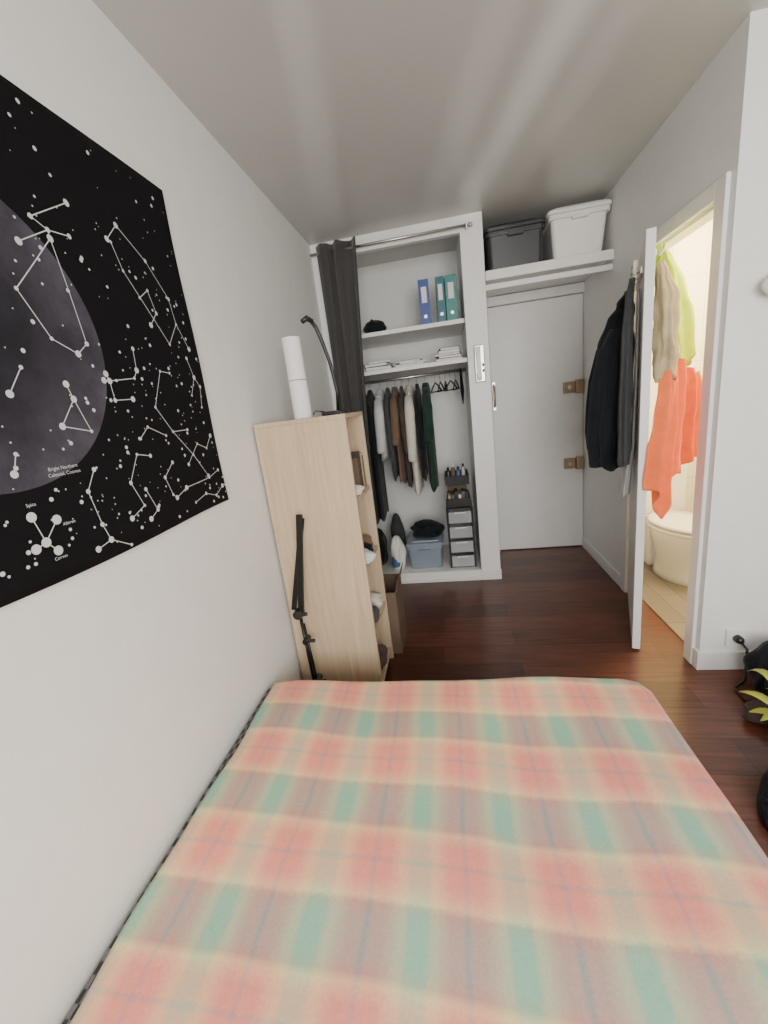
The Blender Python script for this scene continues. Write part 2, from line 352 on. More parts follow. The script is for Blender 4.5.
def container(x0, x1, y0, y1, z0, z1, m1, m2, label, name="storage_box", lidh=.045, taper=.02, group=None):
    e = empty(name, ((x0+x1)/2, (y0+y1)/2, z0), label, "storage box", group)
    zt = z1-lidh; b = B()
    def rr(ax0, ax1, ay0, ay1, z, r=.03, k=5):
        pts = []
        for cx, cy, a0 in ((ax1-r, ay1-r, 0), (ax0+r, ay1-r, pi/2), (ax0+r, ay0+r, pi), (ax1-r, ay0+r, 3*pi/2)):
            for i in range(k+1):
                a = a0+pi/2*i/k; pts.append((cx+r*cos(a), cy+r*sin(a), z))
        return pts
    t = taper
    b.loft([rr(x0+t, x1-t, y0+t, y1-t, z0), rr(x0+t*.3+.006, x1-t*.3-.006, y0+t*.3+.006, y1-t*.3-.006, zt-.03), rr(x0+.002, x1-.002, y0+.002, y1-.002, zt-.028), rr(x0+.002, x1-.002, y0+.002, y1-.002, zt)])
    b.out("body", m1, e, smooth=False, bevel=.003)
    b = B(); b.loft([rr(x0-.004, x1+.004, y0-.004, y1+.004, zt+.001), rr(x0-.004, x1+.004, y0-.004, y1+.004, zt+.022), rr(x0+.01, x1-.01, y0+.01, y1-.01, z1-.012), rr(x0+.03, x1-.03, y0+.03, y1-.03, z1-.012), rr(x0+.035, x1-.035, y0+.035, y1-.035, z1)])
    b.out("lid", m2, e, bevel=.002)
    xm = (x0+x1)/2
    B().box((xm-.05, y0-.014, zt-.045), (xm+.05, y0+.012, zt-.030)).out("handle", m2, e, bevel=.003)
    return e
container(1.195, 1.585, 3.18, 3.62, 2.246, 2.525, 'gbox', 'gbox', "near-black lidded plastic storage box on the overhead shelf", group="boxes on the overhead shelf")
container(1.60, 1.982, 3.18, 3.62, 2.246, 2.555, 'white', 'white', "white plastic storage tub with ribbed lid on the overhead shelf", taper=.04, group="boxes on the overhead shelf")

rd = empty("curtain_rod", (.55, 3.115, 2.525), "thin steel curtain rod across the closet opening", "curtain rod")
B().tube([(.005, 3.112, 2.522), (1.09, 3.112, 2.522)], .009, 14).out("rod", 'steel', rd, smooth=True)
B().tube([(1.09, 3.112, 2.522), (1.10, 3.112, 2.522), (1.112, 3.112, 2.522)], [.009, .015, .01], 14).out("finial", 'steel', rd, smooth=True)
B().box((1.07, 3.10, 2.505), (1.08, 3.1495, 2.54)).out("bracket", 'steel', rd, bevel=.002)
cu = empty("curtain", (.21, 3.11, .1), "dark charcoal fabric curtain bunched open on the rod", "curtain")
sheet(B(), (.05, 3.100), (.345, 3.100), lambda u: 2.570+.004*sin(14*u), lambda u: .06, folds=2.6, amp=.024, nx=120, gather=.98, wend=.52, anchor=.0, seed=3, amptop=.8, skew=.5).out("drape", 'curt', cu, smooth=True, solid=.003)

# ------------------------------------------------------------------ closet contents
B().tube([(.002, 3.48, 1.655), (1.029, 3.48, 1.655)], .012, 16).out("hanging_rail", 'steel', smooth=True, label="steel hanging rail under the lower closet shelf", cat="clothes rail")
def hanger(parent, x, m='black', half=.20, yaw=0):
    Rh = Matrix.Translation((x, 3.48, 0)) @ Matrix.Rotation(yaw, 4, 'Z')
    def q(dy, z): return Rh @ Vector((0, dy, z))
    hook = [q(.021*cos(a), 1.650+.021*sin(a)) for a in [radians(k) for k in range(200, -60, -20)]]+[q(0, 1.61), q(0, 1.585)]
    B().tube(hook, .0025, 8).out("hook", 'steel', parent, smooth=True)
    B().tube([q(-half, 1.515), q(-half*.45, 1.56), q(0, 1.585), q(half*.45, 1.56), q(half, 1.515)], .006, 10).tube([q(-half, 1.515), q(half, 1.515)], .005, 8).out("arms", m, parent, smooth=True)
clothes = [(.12, .045, 'cblack', .45, "black long garment", 0), (.18, .045, 'cnavy', .50, "navy trousers", 0), (.24, .05, 'cblack', .52, "black hoodie", 0), (.325, .080, 'clight', 1.04, "white cotton shirt", 0), (.388, .038, 'cgrey', .86, "dark grey sweater", 0),
           (.447, .066, 'cbrown', .83, "brown sweater", 0), (.503, .038, 'cdbrown', .79, "dark brown jacket", 0), (.568, .078, 'ccream', .73, "cream fleece top", 0), (.632, .042, 'cblack', .84, "black cotton shirt", 0), (.70, .078, 'cgreen', .75, "dark green coat", .04)]
for i, (x, w, m, zb, nm, ya) in enumerate(clothes):
    e = empty("hanging_garment", (x, 3.48, zb), nm+" on a hanger in the closet", "clothing", "clothes on the closet rail")
    an = pi/2+ya
    st = [(1.595, x, 3.48, .035, w*.3, an), (1.57, x, 3.48, .08, w*.38, an), (1.53, x, 3.48, .17, w*.42, an), (1.45, x, 3.48, .205, w*.44, an), (1.2, x, 3.48, .20, w*.46, an), ((1.2+zb)/2, x, 3.48, .20, w*.46, an), (zb, x, 3.48, .19+.03*(i % 2), w*.46, an)]
    garment(B(), st, seed=i, folds=5, amp=.005, hem=.02).out("body", m, e, smooth=True)
    if i != 1:
        zs = max(zb+.05, .93+.07*((i*7) % 4)); sg = (-1)**i; k = w/.055; dx = sin(ya)*.2
        sl = [(x-.004+dx, 3.32, 1.50), (x+dx, 3.275, 1.40), (x+dx+.006*sg, 3.262, 1.2), (x+dx+.012*sg, 3.255, zs+.02), (x+dx+.012*sg, 3.255, zs)]
        B().tube(sl, [.022*k, .028*k, .027*k, .024*k, .021*k], 16).out("sleeve", m, e, smooth=True)
    hanger(e, x, 'black', .17, ya)
for i, (x, yw) in enumerate(((.78, .25), (.82, .15), (.86, .05), (.90, .25), (.94, .1))):
    e = empty("coat_hanger", (x, 3.48, 1.51), "empty black plastic coat hanger on the rail", "hanger", "empty hangers on the closet rail")
    hanger(e, x, 'black', .19, yw)
e = empty("tote_strap", (.97, 3.44, 1.45), "dark straps hanging at the end of the clothes rail", "strap")
B().tube([(.985, 3.48, 1.669), (.983, 3.462, 1.64), (.980, 3.45, 1.5), (.987, 3.45, 1.40), (.995, 3.46, 1.5), (.988, 3.49, 1.64), (.985, 3.48, 1.669)], .007, 8).out("strap", 'cblack', e, smooth=True)

def binder(x0, th, m, yaw, label, z0=1.9855, hh=.31):
    e = empty("ring_binder", (x0, 3.30, z0), label, "binder", "binders on the upper closet shelf")
    R = Matrix.Translation((x0, 3.28, z0)) @ Matrix.Rotation(yaw, 4, 'Z')
    B().box((0, 0, 0), (th, .004, hh), 0, R).box((0, .004, 0), (.004, .28, hh), 0, R).box((th-.004, .004, 0), (th, .28, hh), 0, R).out("cover", m, e, bevel=.001)
    B().box((.006, .012, .004), (th-.006, .27, hh-.012), 0, R).out("paper_block", 'paper', e)
    B().box((th*.25, -.0012, hh*.50), (th*.75, 0, hh*.84), 0, R).out("spine_label", 'paper', e)
    c = R @ Vector((th/2, -.001, hh*.2)); c2 = R @ Vector((th/2, -.004, hh*.2))
    B().tube([c, c2], .012, 16).out("finger_ring", 'steel', e)
    return e
binder(.72, .075, 'bindb', radians(2), "blue lever-arch binder with white spine label")
binder(.845, .060, 'bindt', radians(1), "dark teal lever-arch binder with white spine label")
binder(.910, .080, 'bindg', radians(2), "green lever-arch binder standing near the closet wall")
e = empty("camera_case", (.34, 3.33, 1.9855), "small black zipped case on the upper closet shelf", "case")
b = B(); blob(b, (.37, 3.30, 1.9855), (.085, .07, .055), 4, .06); b.out("case_body", 'cblack', e, smooth=True)
B().tube([(.32, 3.27, 2.04), (.36, 3.23, 2.075), (.42, 3.27, 2.04)], .006, 8).out("strap", 'black', e, smooth=True)
def stack(name, x, y, z, items, label, cat, group=None):
    zz = z
    for (w, dd, h, m, a) in items:
        e = empty(name, (x, y, zz), label, cat, group)
        R = Matrix.Translation((x, y, zz)) @ Matrix.Rotation(a, 4, 'Z')
        B().box((-w/2, -dd/2, 0), (w/2, dd/2, h*.12), 0, R).box((-w/2, -dd/2, h*.88), (w/2, dd/2, h), 0, R).box((-w/2, -dd/2, h*.12), (-w/2+.004, dd/2, h*.88), 0, R).out("cover", m, e)
        B().box((-w/2+.004, -dd/2+.004, h*.12), (w/2-.004, dd/2-.004, h*.88), 0, R).out("pages", 'paper', e)
        zz += h+.0008
stack("book", .36, 3.36, 1.7205, [(.20, .26, .026, 'cgrey', .1), (.18, .24, .026, 'black', -.1), (.16, .2, .012, 'paper', .2)], "dark paperback lying flat on the lower closet shelf", "book", "books on the lower closet shelf")
stack("folder", .60, 3.36, 1.7205, [(.22, .27, .018, 'black', .05), (.20, .25, .012, 'paper', .3), (.2, .2, .014, 'black', -.1)], "thin folder of papers lying on the lower closet shelf", "folder", "folders on the lower closet shelf")
stack("book", .90, 3.36, 1.7205, [(.20, .25, .018, 'dkbrown', 0), (.17, .24, .018, 'red', .08), (.19, .22, .016, 'blue', -.1), (.15, .2, .02, 'paper', .05), (.14, .2, .018, 'card', .1)], "paperback lying in a stack on the lower closet shelf", "book", "stacked books near the closet wall")
container(.43, .735, 3.22, 3.60, .0855, .33, 'bbox', 'bbox', "blue-grey plastic storage box on the closet floor", lidh=.04)
e = empty("folded_bag", (.58, 3.40, .331), "crumpled black bag lying on the blue-grey storage box", "bag")
b = B(); blob(b, (.60, 3.36, .331), (.13, .10, .085), 9, .15); b.out("bag_body", 'cblack', e, smooth=True)
B().tube([(.52, 3.31, .38), (.57, 3.25, .45), (.64, 3.25, .44), (.69, 3.30, .38)], .006, 8).out("strap", 'black', e, smooth=True)
e = empty("shopping_bag", (.36, 3.30, .086), "white and blue crumpled plastic shopping bag on the closet floor", "bag")
b = B(); blob(b, (.345, 3.28, .0855), (.06, .07, .17), 12, .18); b.out("bag_body", 'white', e, smooth=True)
b = B(); blob(b, (.33, 3.225, .12), (.035, .03, .06), 13, .16); b.out("bag_print", 'cblue', e, smooth=True)
e = empty("clothes_pile", (.2, 3.4, .086), "pile of dark crumpled clothes on the closet floor", "clothes")
b = B(); blob(b, (.15, 3.42, .0855), (.085, .14, .19), 15, .14); b.out("fabric", 'cblack', e, smooth=True)
e = empty("grey_cloth", (.40, 3.60, .086), "grey crumpled cloth behind the shopping bag", "cloth")
b = B(); blob(b, (.325, 3.56, .0855), (.06, .09, .24), 19, .12); b.out("fabric", 'cgrey', e, smooth=True)
dt = empty("drawer_tower", (.89, 3.4, .0855), "clear plastic drawer tower with dark frame on the closet floor", "drawers")
fr = B()
for x in (.785, .985):
    for y in (3.22, 3.54): fr.box((x, y, .0855), (x+.012, y+.012, .60))
zs = [.095+i*.125 for i in range(5)]
for z in zs: fr.box((.785, 3.22, z-.006), (.997, 3.552, z))
fr.out("frame", 'gbox', dt, bevel=.001)
for i in range(4):
    z0 = zs[i]+.003; z1 = zs[i+1]-.028
    do = B().box((.801, 3.210, z0), (.981, 3.216, z1)).box((.801, 3.216, z0), (.805, 3.52, z1)).box((.977, 3.216, z0), (.981, 3.52, z1)).box((.801, 3.216, z0), (.981, 3.52, z0+.004)).out("drawer", 'glassy', dt, bevel=.001)
    h = B().box((.845, 3.196, z1-.012), (.937, 3.2095, z1)).out("handle", 'white', bevel=.002)
    h.parent = do
def basket(x0, x1, y0, y1, z0, z1, m, label):
    e = empty("small_basket", ((x0+x1)/2, (y0+y1)/2, z0), label, "basket", "baskets on the drawer tower")
    b = B().box((x0, y0, z0), (x1, y1, z0+.004)).box((x0, y0, z0+.004), (x1, y0+.004, z1)).box((x0, y1-.004, z0+.004), (x1, y1, z1)).box((x0, y0+.004, z0+.004), (x0+.004, y1-.004, z1)).box((x1-.004, y0+.004, z0+.004), (x1, y1-.004, z1))
    b.out("basket_shell", m, e, bevel=.001); return e
basket(.80, .985, 3.24, 3.54, .6005, .67, 'gbox', "dark plastic basket on the drawer tower")
basket(.795, .985, 3.26, 3.55, .78, .85, 'cgrey', "grey basket stacked on small boxes")
cols = ['card', 'gbox', 'dkbrown', 'yel', 'blue', 'gbox', 'paper']
for i in range(6):
    x = .808+i*.028; hgt = .06+.04*random.random()
    e = empty("small_carton", (x, 3.4, .605), "small upright carton standing in the dark basket", "carton", "cartons in the closet basket")
    B().box((x, 3.28, .6055), (x+.024, 3.40, .6055+hgt+.03)).out("carton_body", cols[i % 7], e, bevel=.001)
    B().box((x+.003, 3.2785, .63), (x+.021, 3.2798, .69)).out("carton_label", cols[(i+3) % 7], e)
for i in range(4):
    x = .825+i*.040
    e = empty("toiletry_bottle", (x, 3.34, .785), "small toiletry bottle with cap in the grey basket", "bottle", "bottles in the grey basket")
    B().lathe([(.014, .7845), (.017, .79), (.017, .88+.02*(i % 2)), (.008, .895+.02*(i % 2))], (x, 3.32), 16).out("bottle_body", ['gbox', 'card', 'blue', 'glassy'][i], e, smooth=True)
    z = .8955+.02*(i % 2)
    B().lathe([(.009, z), (.009, z+.02), (.007, z+.022)], (x, 3.32), 16).out("cap", ['black', 'white', 'black', 'black'][i], e, smooth=True)
e = empty("shoe_carton", (.89, 3.48, .605), "flat brown carton stacked between the baskets", "carton")
B().box((.81, 3.42, .6055), (.965, 3.53, .74)).out("box_body", 'card', e, bevel=.002)
B().box((.806, 3.416, .7405), (.969, 3.534, .7795)).out("box_lid", 'dkbrown', e, bevel=.002)

# ------------------------------------------------------------------ bathroom door + hanging things
hx, hy = 1.985, 2.80
D = Vector((1.752-hx, 2.144-hy, 0)).normalized()
NL = Vector((D.y, -D.x, 0))
if NL.x > 0: NL = -NL
def LP(s, off, z): return Vector((hx, hy, 0))+D*s+NL*off+Vector((0, 0, z))
R = Matrix(((D.x, NL.x, 0, hx), (D.y, NL.y, 0, hy), (0, 0, 1, 0), (0, 0, 0, 1)))
structure("door_2", B().box((.004, -.038, .012), (.70, .0, 2.04), 0, R), 'door', bevel=.003)
def hookrack(off, sgn, z, label):
    e = empty("hook_rack", LP(.38, off, z), label, "hook rack", "hook racks on the bathroom door")
    y0, y1 = sorted((off+sgn*.0005, off+sgn*.012))
    B().box((.16, y0, z), (.60, y1, z+.03), 0, R).out("rail", 'steel', e, bevel=.002)
    for s in (.26, .40, .54):
        B().tube([R @ Vector((s, off+sgn*.012, z+.02)), R @ Vector((s, off+sgn*.030, z+.01)), R @ Vector((s, off+sgn*.04, z+.03)), R @ Vector((s, off+sgn*.042, z+.05))], .004, 8).out("hook", 'steel', e, smooth=True)
hookrack(0, 1, 1.89, "steel hook rack on the room side of the bathroom door")
hookrack(-.038, -1, 1.95, "steel hook rack on the inner side of the bathroom door")
ang = atan2(D.y, D.x)
def gst(lst):  # (z,s,off,rx,ry)
    r = []
    for z, s, off, rx, ry in lst:
        p = LP(s, off, 0); r.append((z, p.x, p.y, rx, ry, ang))
    return r
e = empty("winter_jacket", LP(.32, .12, .88), "navy-black winter jacket hanging from the bathroom door", "jacket", "jackets on the bathroom door")
garment(B(), gst([(1.88, .28, .045, .03, .02), (1.82, .28, .06, .08, .04), (1.74, .28, .085, .14, .06), (1.62, .28, .11, .175, .085), (1.40, .28, .12, .185, .098), (1.18, .28, .125, .19, .102), (.98, .28, .12, .185, .095)]), seed=21, folds=5, amp=.011, twist=2.5, crump=.009, hem=.03).out("body", 'cblack', e, smooth=True)
B().tube([LP(.17, .10, 1.70), LP(.13, .155, 1.60), LP(.13, .195, 1.44), LP(.14, .205, 1.30), LP(.15, .215, 1.15), LP(.16, .21, 1.04)], [.040, .050, .048, .050, .045, .038], 20).out("sleeve", 'cnavy', e, smooth=True)
B().tube([LP(.39, .10, 1.68), LP(.41, .14, 1.57), LP(.41, .175, 1.42), LP(.41, .185, 1.28), LP(.40, .195, 1.12), LP(.39, .19, .97)], [.038, .048, .045, .047, .043, .036], 20).out("sleeve", 'cblack', e, smooth=True)
e = empty("rain_jacket", LP(.56, .06, .95), "dark grey jacket hanging beside the navy-black winter jacket", "jacket", "jackets on the bathroom door")
garment(B(), gst([(1.89, .54, .04, .015, .012), (1.81, .54, .05, .04, .018), (1.65, .54, .055, .06, .024), (1.3, .54, .058, .07, .028), (1.01, .54, .058, .075, .028)]), seed=23, folds=6, amp=.006, crump=.006, twist=2).out("body", 'cgrey', e, smooth=True)
e = empty("pale_scarf", LP(.45, .04, .78), "pale grey cloth hanging below the jackets on the door", "cloth")
garment(B(), gst([(1.84, .50, .012, .03, .007), (1.5, .50, .012, .04, .008), (1.1, .46, .016, .05, .010), (.94, .42, .035, .07, .020), (.82, .40, .045, .08, .025)]), seed=25, folds=6, amp=.004).out("fabric", 'clight', e, smooth=True)
def P2(s, off): p = LP(s, -.038-off, 0); return (p.x, p.y)
e = empty("tan_sweater", LP(.52, -.09, 1.4), "crumpled beige knitted towel hanging on the inner door hooks", "towel", "clothes on the inner side of the bathroom door")
garment(B(), gst([(1.93, .56, -.068, .02, .015), (1.87, .56, -.08, .05, .025), (1.76, .57, -.095, .075, .042), (1.64, .58, -.095, .072, .038), (1.53, .58, -.10, .088, .050), (1.43, .58, -.10, .075, .045)]), seed=31, folds=4, amp=.010, crump=.014, hem=.03, twist=2.6).out("fabric", 'ctan', e, smooth=True)
e = empty("neon_shirt", LP(.40, -.18, 1.45), "fluorescent yellow-green sports shirt hanging behind the beige towel", "shirt", "clothes on the inner side of the bathroom door")
garment(B(), gst([(2.03, .42, -.065, .02, .018), (1.97, .42, -.085, .06, .034), (1.87, .40, -.115, .10, .055), (1.72, .38, -.145, .11, .068), (1.50, .37, -.165, .11, .072)]), seed=33, folds=4, amp=.012, hem=.04, crump=.012, twist=2.2).out("fabric", 'cneon', e, smooth=True)
e = empty("orange_towel", LP(.42, -.16, .7), "bright coral-orange towel draped in loose uneven folds on the door", "towel", "clothes on the inner side of the bathroom door")
sheet(B(), P2(.72, .012), P2(.34, .25), lambda u: 1.47+.04*sin(5*u), lambda u: .86+.14*u-.19*max(0, 1-abs(u-.27)/.2)+.08*abs(((u*2.6) % 1)-.5), folds=4.6, amp=.021, nx=150, gather=.62, seed=44, amptop=.8, skew=.7, crump=.004).out("front_fold", 'corange', e, smooth=True, solid=.005)
sheet(B(), P2(.52, .06), P2(.24, .23), lambda u: 1.45, lambda u: .92+.12*u+.08*abs(((u*2.2) % 1)-.5), folds=4, amp=.018, nx=120, gather=.75, seed=43, skew=.8, crump=.004).out("back_fold", 'corange', e, smooth=True, solid=.005)

# ------------------------------------------------------------------ toilet
cx, yc = 2.40, 3.04
tl = empty("toilet", (cx, 3.1, .006), "white porcelain toilet with closed lid in the lit bathroom", "toilet")
def egg(cx, yc, w, l, z, n=40):
    r = []
    for j in range(n):
        a = 2*pi*j/n; y = sin(a); k = l*(.56 if y < 0 else .44)
        r.append((cx+w/2*cos(a)*(1-.08*max(0, -y)), yc+k*y, z))
    return r
B().loft([egg(cx, yc+.05, .23, .40, .0065), egg(cx, yc+.05, .20, .37, .04), egg(cx, yc+.04, .20, .37, .14), egg(cx, yc+.02, .25, .43, .24), egg(cx, yc, .31, .48, .32), egg(cx, yc, .33, .50, .37), egg(cx, yc, .33, .50, .380)]).out("bowl", 'porc', tl, smooth=True)
B().loft([egg(cx, yc, .36, .53, .388), egg(cx, yc, .375, .545, .398), egg(cx, yc, .36, .53, .408)]).out("seat", 'porc', tl, smooth=True)
B().loft([egg(cx, yc, .35, .52, .418), egg(cx, yc, .37, .54, .428), egg(cx, yc, .33, .50, .444), egg(cx, yc, .15, .25, .450)]).out("lid", 'porc', tl, smooth=True)
B().box((cx-.19, 3.32, .40), (cx+.19, 3.50, .78)).box((cx-.10, 3.24, .0065), (cx+.10, 3.45, .40)).out("cistern", 'porc', tl, bevel=.02, segs=4)
B().box((cx-.20, 3.315, .781), (cx+.20, 3.505, .81)).out("cistern_lid", 'porc', tl, bevel=.01)
B().tube([(cx, 3.41, .811), (cx, 3.41, .822)], .025, 20).out("flush_button", 'steel', tl, bevel=.002)
B().tube([(2.52, 3.59, .1), (2.52, 3.59, 2.5)], .018, 14).out("water_pipe", 'white', smooth=True, label="thin white vertical water pipe on the bathroom wall", cat="pipe")
lp = empty("bathroom_ceiling_lamp", (2.62, 2.7, 2.6), "round lit ceiling lamp in the bathroom", "lamp")
B().lathe([(.11, 2.5995), (.12, 2.58), (.12, 2.57)], (2.62, 2.7), 32).out("lamp_base", 'white', lp, smooth=True)
B().lathe([(.115, 2.569), (.11, 2.55), (.08, 2.52), (.03, 2.505)], (2.62, 2.7), 32).out("lamp_shade", 'bulb', lp, smooth=True)

# ------------------------------------------------------------------ poster
po = empty("star_chart_tapestry", (0, .70, 1.17), "black fabric star chart with moon and constellations hanging on the wall", "tapestry")
def wv(y, z): return .012+.004*sin(5*y+2*z)+.003*sin(9*z+3*y+1)
ny, nz = 70, 50; y0, y1, z0, z1 = -.06, 1.43, 1.17, 2.20
rows = []
for i in range(nz+1):
    z = z0+(z1-z0)*i/nz; rows.append([])
    for j in range(ny+1):
        y = y0+(y1-y0)*j/ny
        yy = y-(.012*(1-i/nz) if j == ny else 0)
        zz = z+(.006*sin(6*y) if i in (0, nz) else 0)
        rows[-1].append((wv(yy, zz), yy, zz))
B().loft(rows, cap=False, closed=False).out("fabric", 'poster', po, smooth=True, solid=.002)
pr = B()
def dot(y, z, r, n=12):
    vs = [(wv(y, z)+.0028, y, z)]+[(wv(y+r*cos(2*pi*k/n), z+r*sin(2*pi*k/n))+.0028, y+r*cos(2*pi*k/n), z+r*sin(2*pi*k/n)) for k in range(n)]
    pr.add(vs, [(0, 1+k, 1+(k+1) % n) for k in range(n)])
def line(p, q, w=.0011):
    a = Vector(p); c = Vector(q); L = (c-a).length; d = (c-a)/L; nrm = Vector((-d.y, d.x)); k = max(1, int(L/.02)); vs = []; fs = []
    for i in range(k+1):
        m = a+d*(L*i/k)
        for s in (-1, 1):
            g = m+nrm*w*s; vs.append((wv(g.x, g.y)+.0026, g.x, g.y))
    for i in range(k): fs.append((2*i, 2*i+1, 2*i+3, 2*i+2))
    pr.add(vs, fs)
def P(s): return [tuple(float(q)/1000 for q in t.split(",")) for t in s.split(";")]
cons = [
 (P("885,1925;1000,1996;920,1911;978,1918;838,1862;920,1894;802,1765;851,1676;910,1650;942,1676"), [(0, 1), (0, 2), (2, 3), (4, 2), (2, 5), (5, 6), (6, 7), (7, 8), (8, 9), (9, 5)]),
 (P("1109,1957;1161,2008;1121,1954;1139,1889;1253,1947;1324,1858;1331,1784;1270,1715;1372,1712"), [(0, 1), (2, 3), (1, 4), (4, 5), (5, 6), (6, 7), (6, 8), (3, 7)]),
 (P("977,1609;984,1592;1075,1603;1091,1625;1096,1682;986,1544;1050,1547;966,1593"), [(0, 1), (1, 2), (2, 3), (3, 4), (1, 5), (5, 6), (7, 1)]),
 (P("855,1580;815,1488;887,1472;864,1547"), [(0, 3), (3, 1), (3, 2), (1, 2)]),
 (P("763,1610;724,1557"), [(0, 1)]),
 (P("1191,1629;1133,1524;1187,1449;1264,1450;1235,1626;1321,1285;1264,1367"), [(0, 1), (1, 2), (2, 3), (0, 4), (2, 6), (6, 5)]),
 (P("861,1383;827,1336;837,1252;807,1199;904,1176;849,1209"), [(0, 1), (1, 2), (2, 5), (5, 3), (5, 4)]),
 (P("683,1314;732,1295;695,1256;671,1249;714,1231"), [(0, 2), (1, 2), (2, 3), (2, 4)]),
 (P("696,1441;680,1403"), [(0, 1)]),
 (P("1147,1358;1096,1320;1111,1264;1183,1271;1324,1278;1390,1295;1125,1251"), [(0, 1), (1, 2), (2, 6), (6, 3), (3, 4), (4, 5)]),
 (P("1006,1303;1030,1238;995,1220"), [(0, 1), (1, 2)]),
 (P("1330,1560;1365,1620;1345,1680;1390,1590;1375,1520"), [(0, 1), (1, 2), (1, 3), (3, 4)]),
 (P("1200,1760;1240,1800;1225,1860;1180,1830"), [(0, 1), (1, 2), (2, 3)]),
 (P("930,1240;985,1262;960,1330;1010,1400;1060,1390"), [(0, 1), (1, 2), (2, 3), (3, 4)]),
 (P("1225,1340;1300,1400;1350,1380;1390,1420"), [(0, 1), (1, 2), (2, 3)]),
 (P("1040,1440;1080,1470;1150,1440"), [(0, 1), (1, 2)]),
 (P("1210,1215;1280,1230;1340,1210;1395,1235"), [(0, 1), (1, 2), (2, 3)]),
 (P("500,1900;560,1980;640,1960;600,1850"), [(0, 1), (1, 2), (2, 3)]),
 (P("200,1400;260,1460;330,1440;300,1340;220,1310"), [(0, 1), (1, 2), (2, 3), (3, 4)]),
 (P("100,2000;180,2060;270,2020;330,1930;240,1880"), [(0, 1), (1, 2), (2, 3), (3, 4), (4, 0)]),
 (P("350,1280;430,1230;520,1260;560,1330"), [(0, 1), (1, 2), (2, 3)])]
rn = random.Random(11)
for ci, (pts, ls) in enumerate(cons):
    for p in pts: dot(*p, (rn.choice((.0045, .006, .008)) if ci not in (7,) else .0105), 16)
    for a, c in ls:
        p, q = Vector(pts[a]), Vector(pts[c]); line(p, q)
for i in range(850):
    y = rn.uniform(-.04, 1.41); z = rn.uniform(1.19, 2.18)
    if rn.random() < .6 and z > 1.95: continue
    if rn.random() < .5 and (y-.7)**2+(z-1.675)**2 < .09: continue
    if abs(y-.783) < .05 and abs(z-1.39) < .03: continue
    dot(y, z, rn.choice((.0013, .0016, .002, .002, .003, .0040, .0050)), 10)
def text(s, y, z, size, align='CENTER'):
    cu = bpy.data.curves.new("t", 'FONT'); cu.body = s; cu.size = size; cu.align_x = align
    o = bpy.data.objects.new("t", cu); COL.objects.link(o); bpy.context.view_layer.update()
    me = bpy.data.meshes.new_from_object(o.evaluated_get(bpy.context.evaluated_depsgraph_get()))
    vs = [(wv(y+v.co.x, z+v.co.y)+.003, y+v.co.x, z+v.co.y) for v in me.vertices]
    fs = [tuple(p.vertices) for p in me.polygons]
    bpy.data.objects.remove(o); return vs, fs
for s, y, z, sz in (("Bright Northern", .785, 1.397, .0108), ("Celestial, Cosmos", .785, 1.384, .0108), ("Spica", .69, 1.335, .010), ("Albireo", .757, 1.278, .010), ("Corvus", .715, 1.212, .010)):
    vs, fs = text(s, y, z, sz); pr.add(vs, fs)
pr.out("star_print", 'print', po, kind="stuff")

# ------------------------------------------------------------------ bookcase
BX0, BX1, BY0, BY1, BZ = .012, .43, 1.74, 2.12, 1.438
bc = empty("bookcase", (.22, 1.93, 0), "tall pale oak bookcase standing against the wall", "bookcase")
B().box((BX0, BY0, 0), (BX1, BY0+.018, BZ-.0185)).out("side_panel", 'oak', bc, bevel=.001)
B().box((BX0, BY1-.018, 0), (BX1, BY1, BZ-.0185)).out("side_panel", 'oak', bc, bevel=.001)
B().box((BX0, BY0, BZ-.018), (BX1, BY1, BZ)).out("top_panel", 'oaktop', bc, bevel=.001)
B().box((BX0, BY0+.0185, .0), (BX0+.006, BY1-.0185, BZ-.0185)).out("back_panel", 'oak', bc)
SH = [.06, .36, .70, 1.04]
for z in SH: B().box((BX0+.0065, BY0+.0185, z), (BX1-.005, BY1-.0185, z+.018)).out("shelf", 'oak', bc, bevel=.001)
def bookrow(z, ys, group):
    y = ys
    for w, h, m, x1 in ((.022, .16, 'card', .405), (.03, .19, 'dkbrown', .41), (.018, .15, 'cgrey', .405), (.026, .18, 'yel', .41), (.02, .16, 'dkbrown', .41)):
        e = empty("book", (.35, y, z), "upright paperback on the bookcase shelf", "book", group)
        B().box((.25, y, z), (x1, y+.002, z+h)).box((.25, y+w-.002, z), (x1, y+w, z+h)).box((x1-.002, y+.002, z), (x1, y+w-.002, z+h)).out("cover", m, e)
        B().box((.253, y+.0021, z+.003), (x1-.004, y+w-.0021, z+h-.003)).out("pages", 'paper', e)
        y += w+.001
bookrow(SH[3]+.0185, 1.965, "books on the top bookcase shelf")
def lump(name, c, r, m, seed, label, cat, amp=.14):
    e = empty(name, c, label, cat); b = B(); blob(b, c, r, seed, amp); b.out("fabric", m, e, smooth=True)
lump("folded_shirt", (.36, 1.86, SH[3]+.0185), (.078, .065, .03), 'ccream', 51, "cream folded shirt poking out of the bookcase", "clothes")
lump("brown_scarf", (.355, 2.035, SH[2]+.0185), (.06, .040, .05), 'cbrown', 52, "brown scarf bundled on the middle bookcase shelf", "scarf")
lump("white_cloth", (.38, 1.85, SH[2]+.0185), (.075, .055, .04), 'clight', 53, "white cloth lying on the middle bookcase shelf", "cloth")
lump("black_cap", (.375, 1.955, SH[2]+.0185), (.05, .030, .04), 'cblack', 59, "small black cap on the middle bookcase shelf", "cap")
lump("dark_cloth", (.365, 1.87, SH[1]+.0185), (.075, .065, .05), 'cgrey', 57, "dark grey cloth lying on a low bookcase shelf", "cloth")
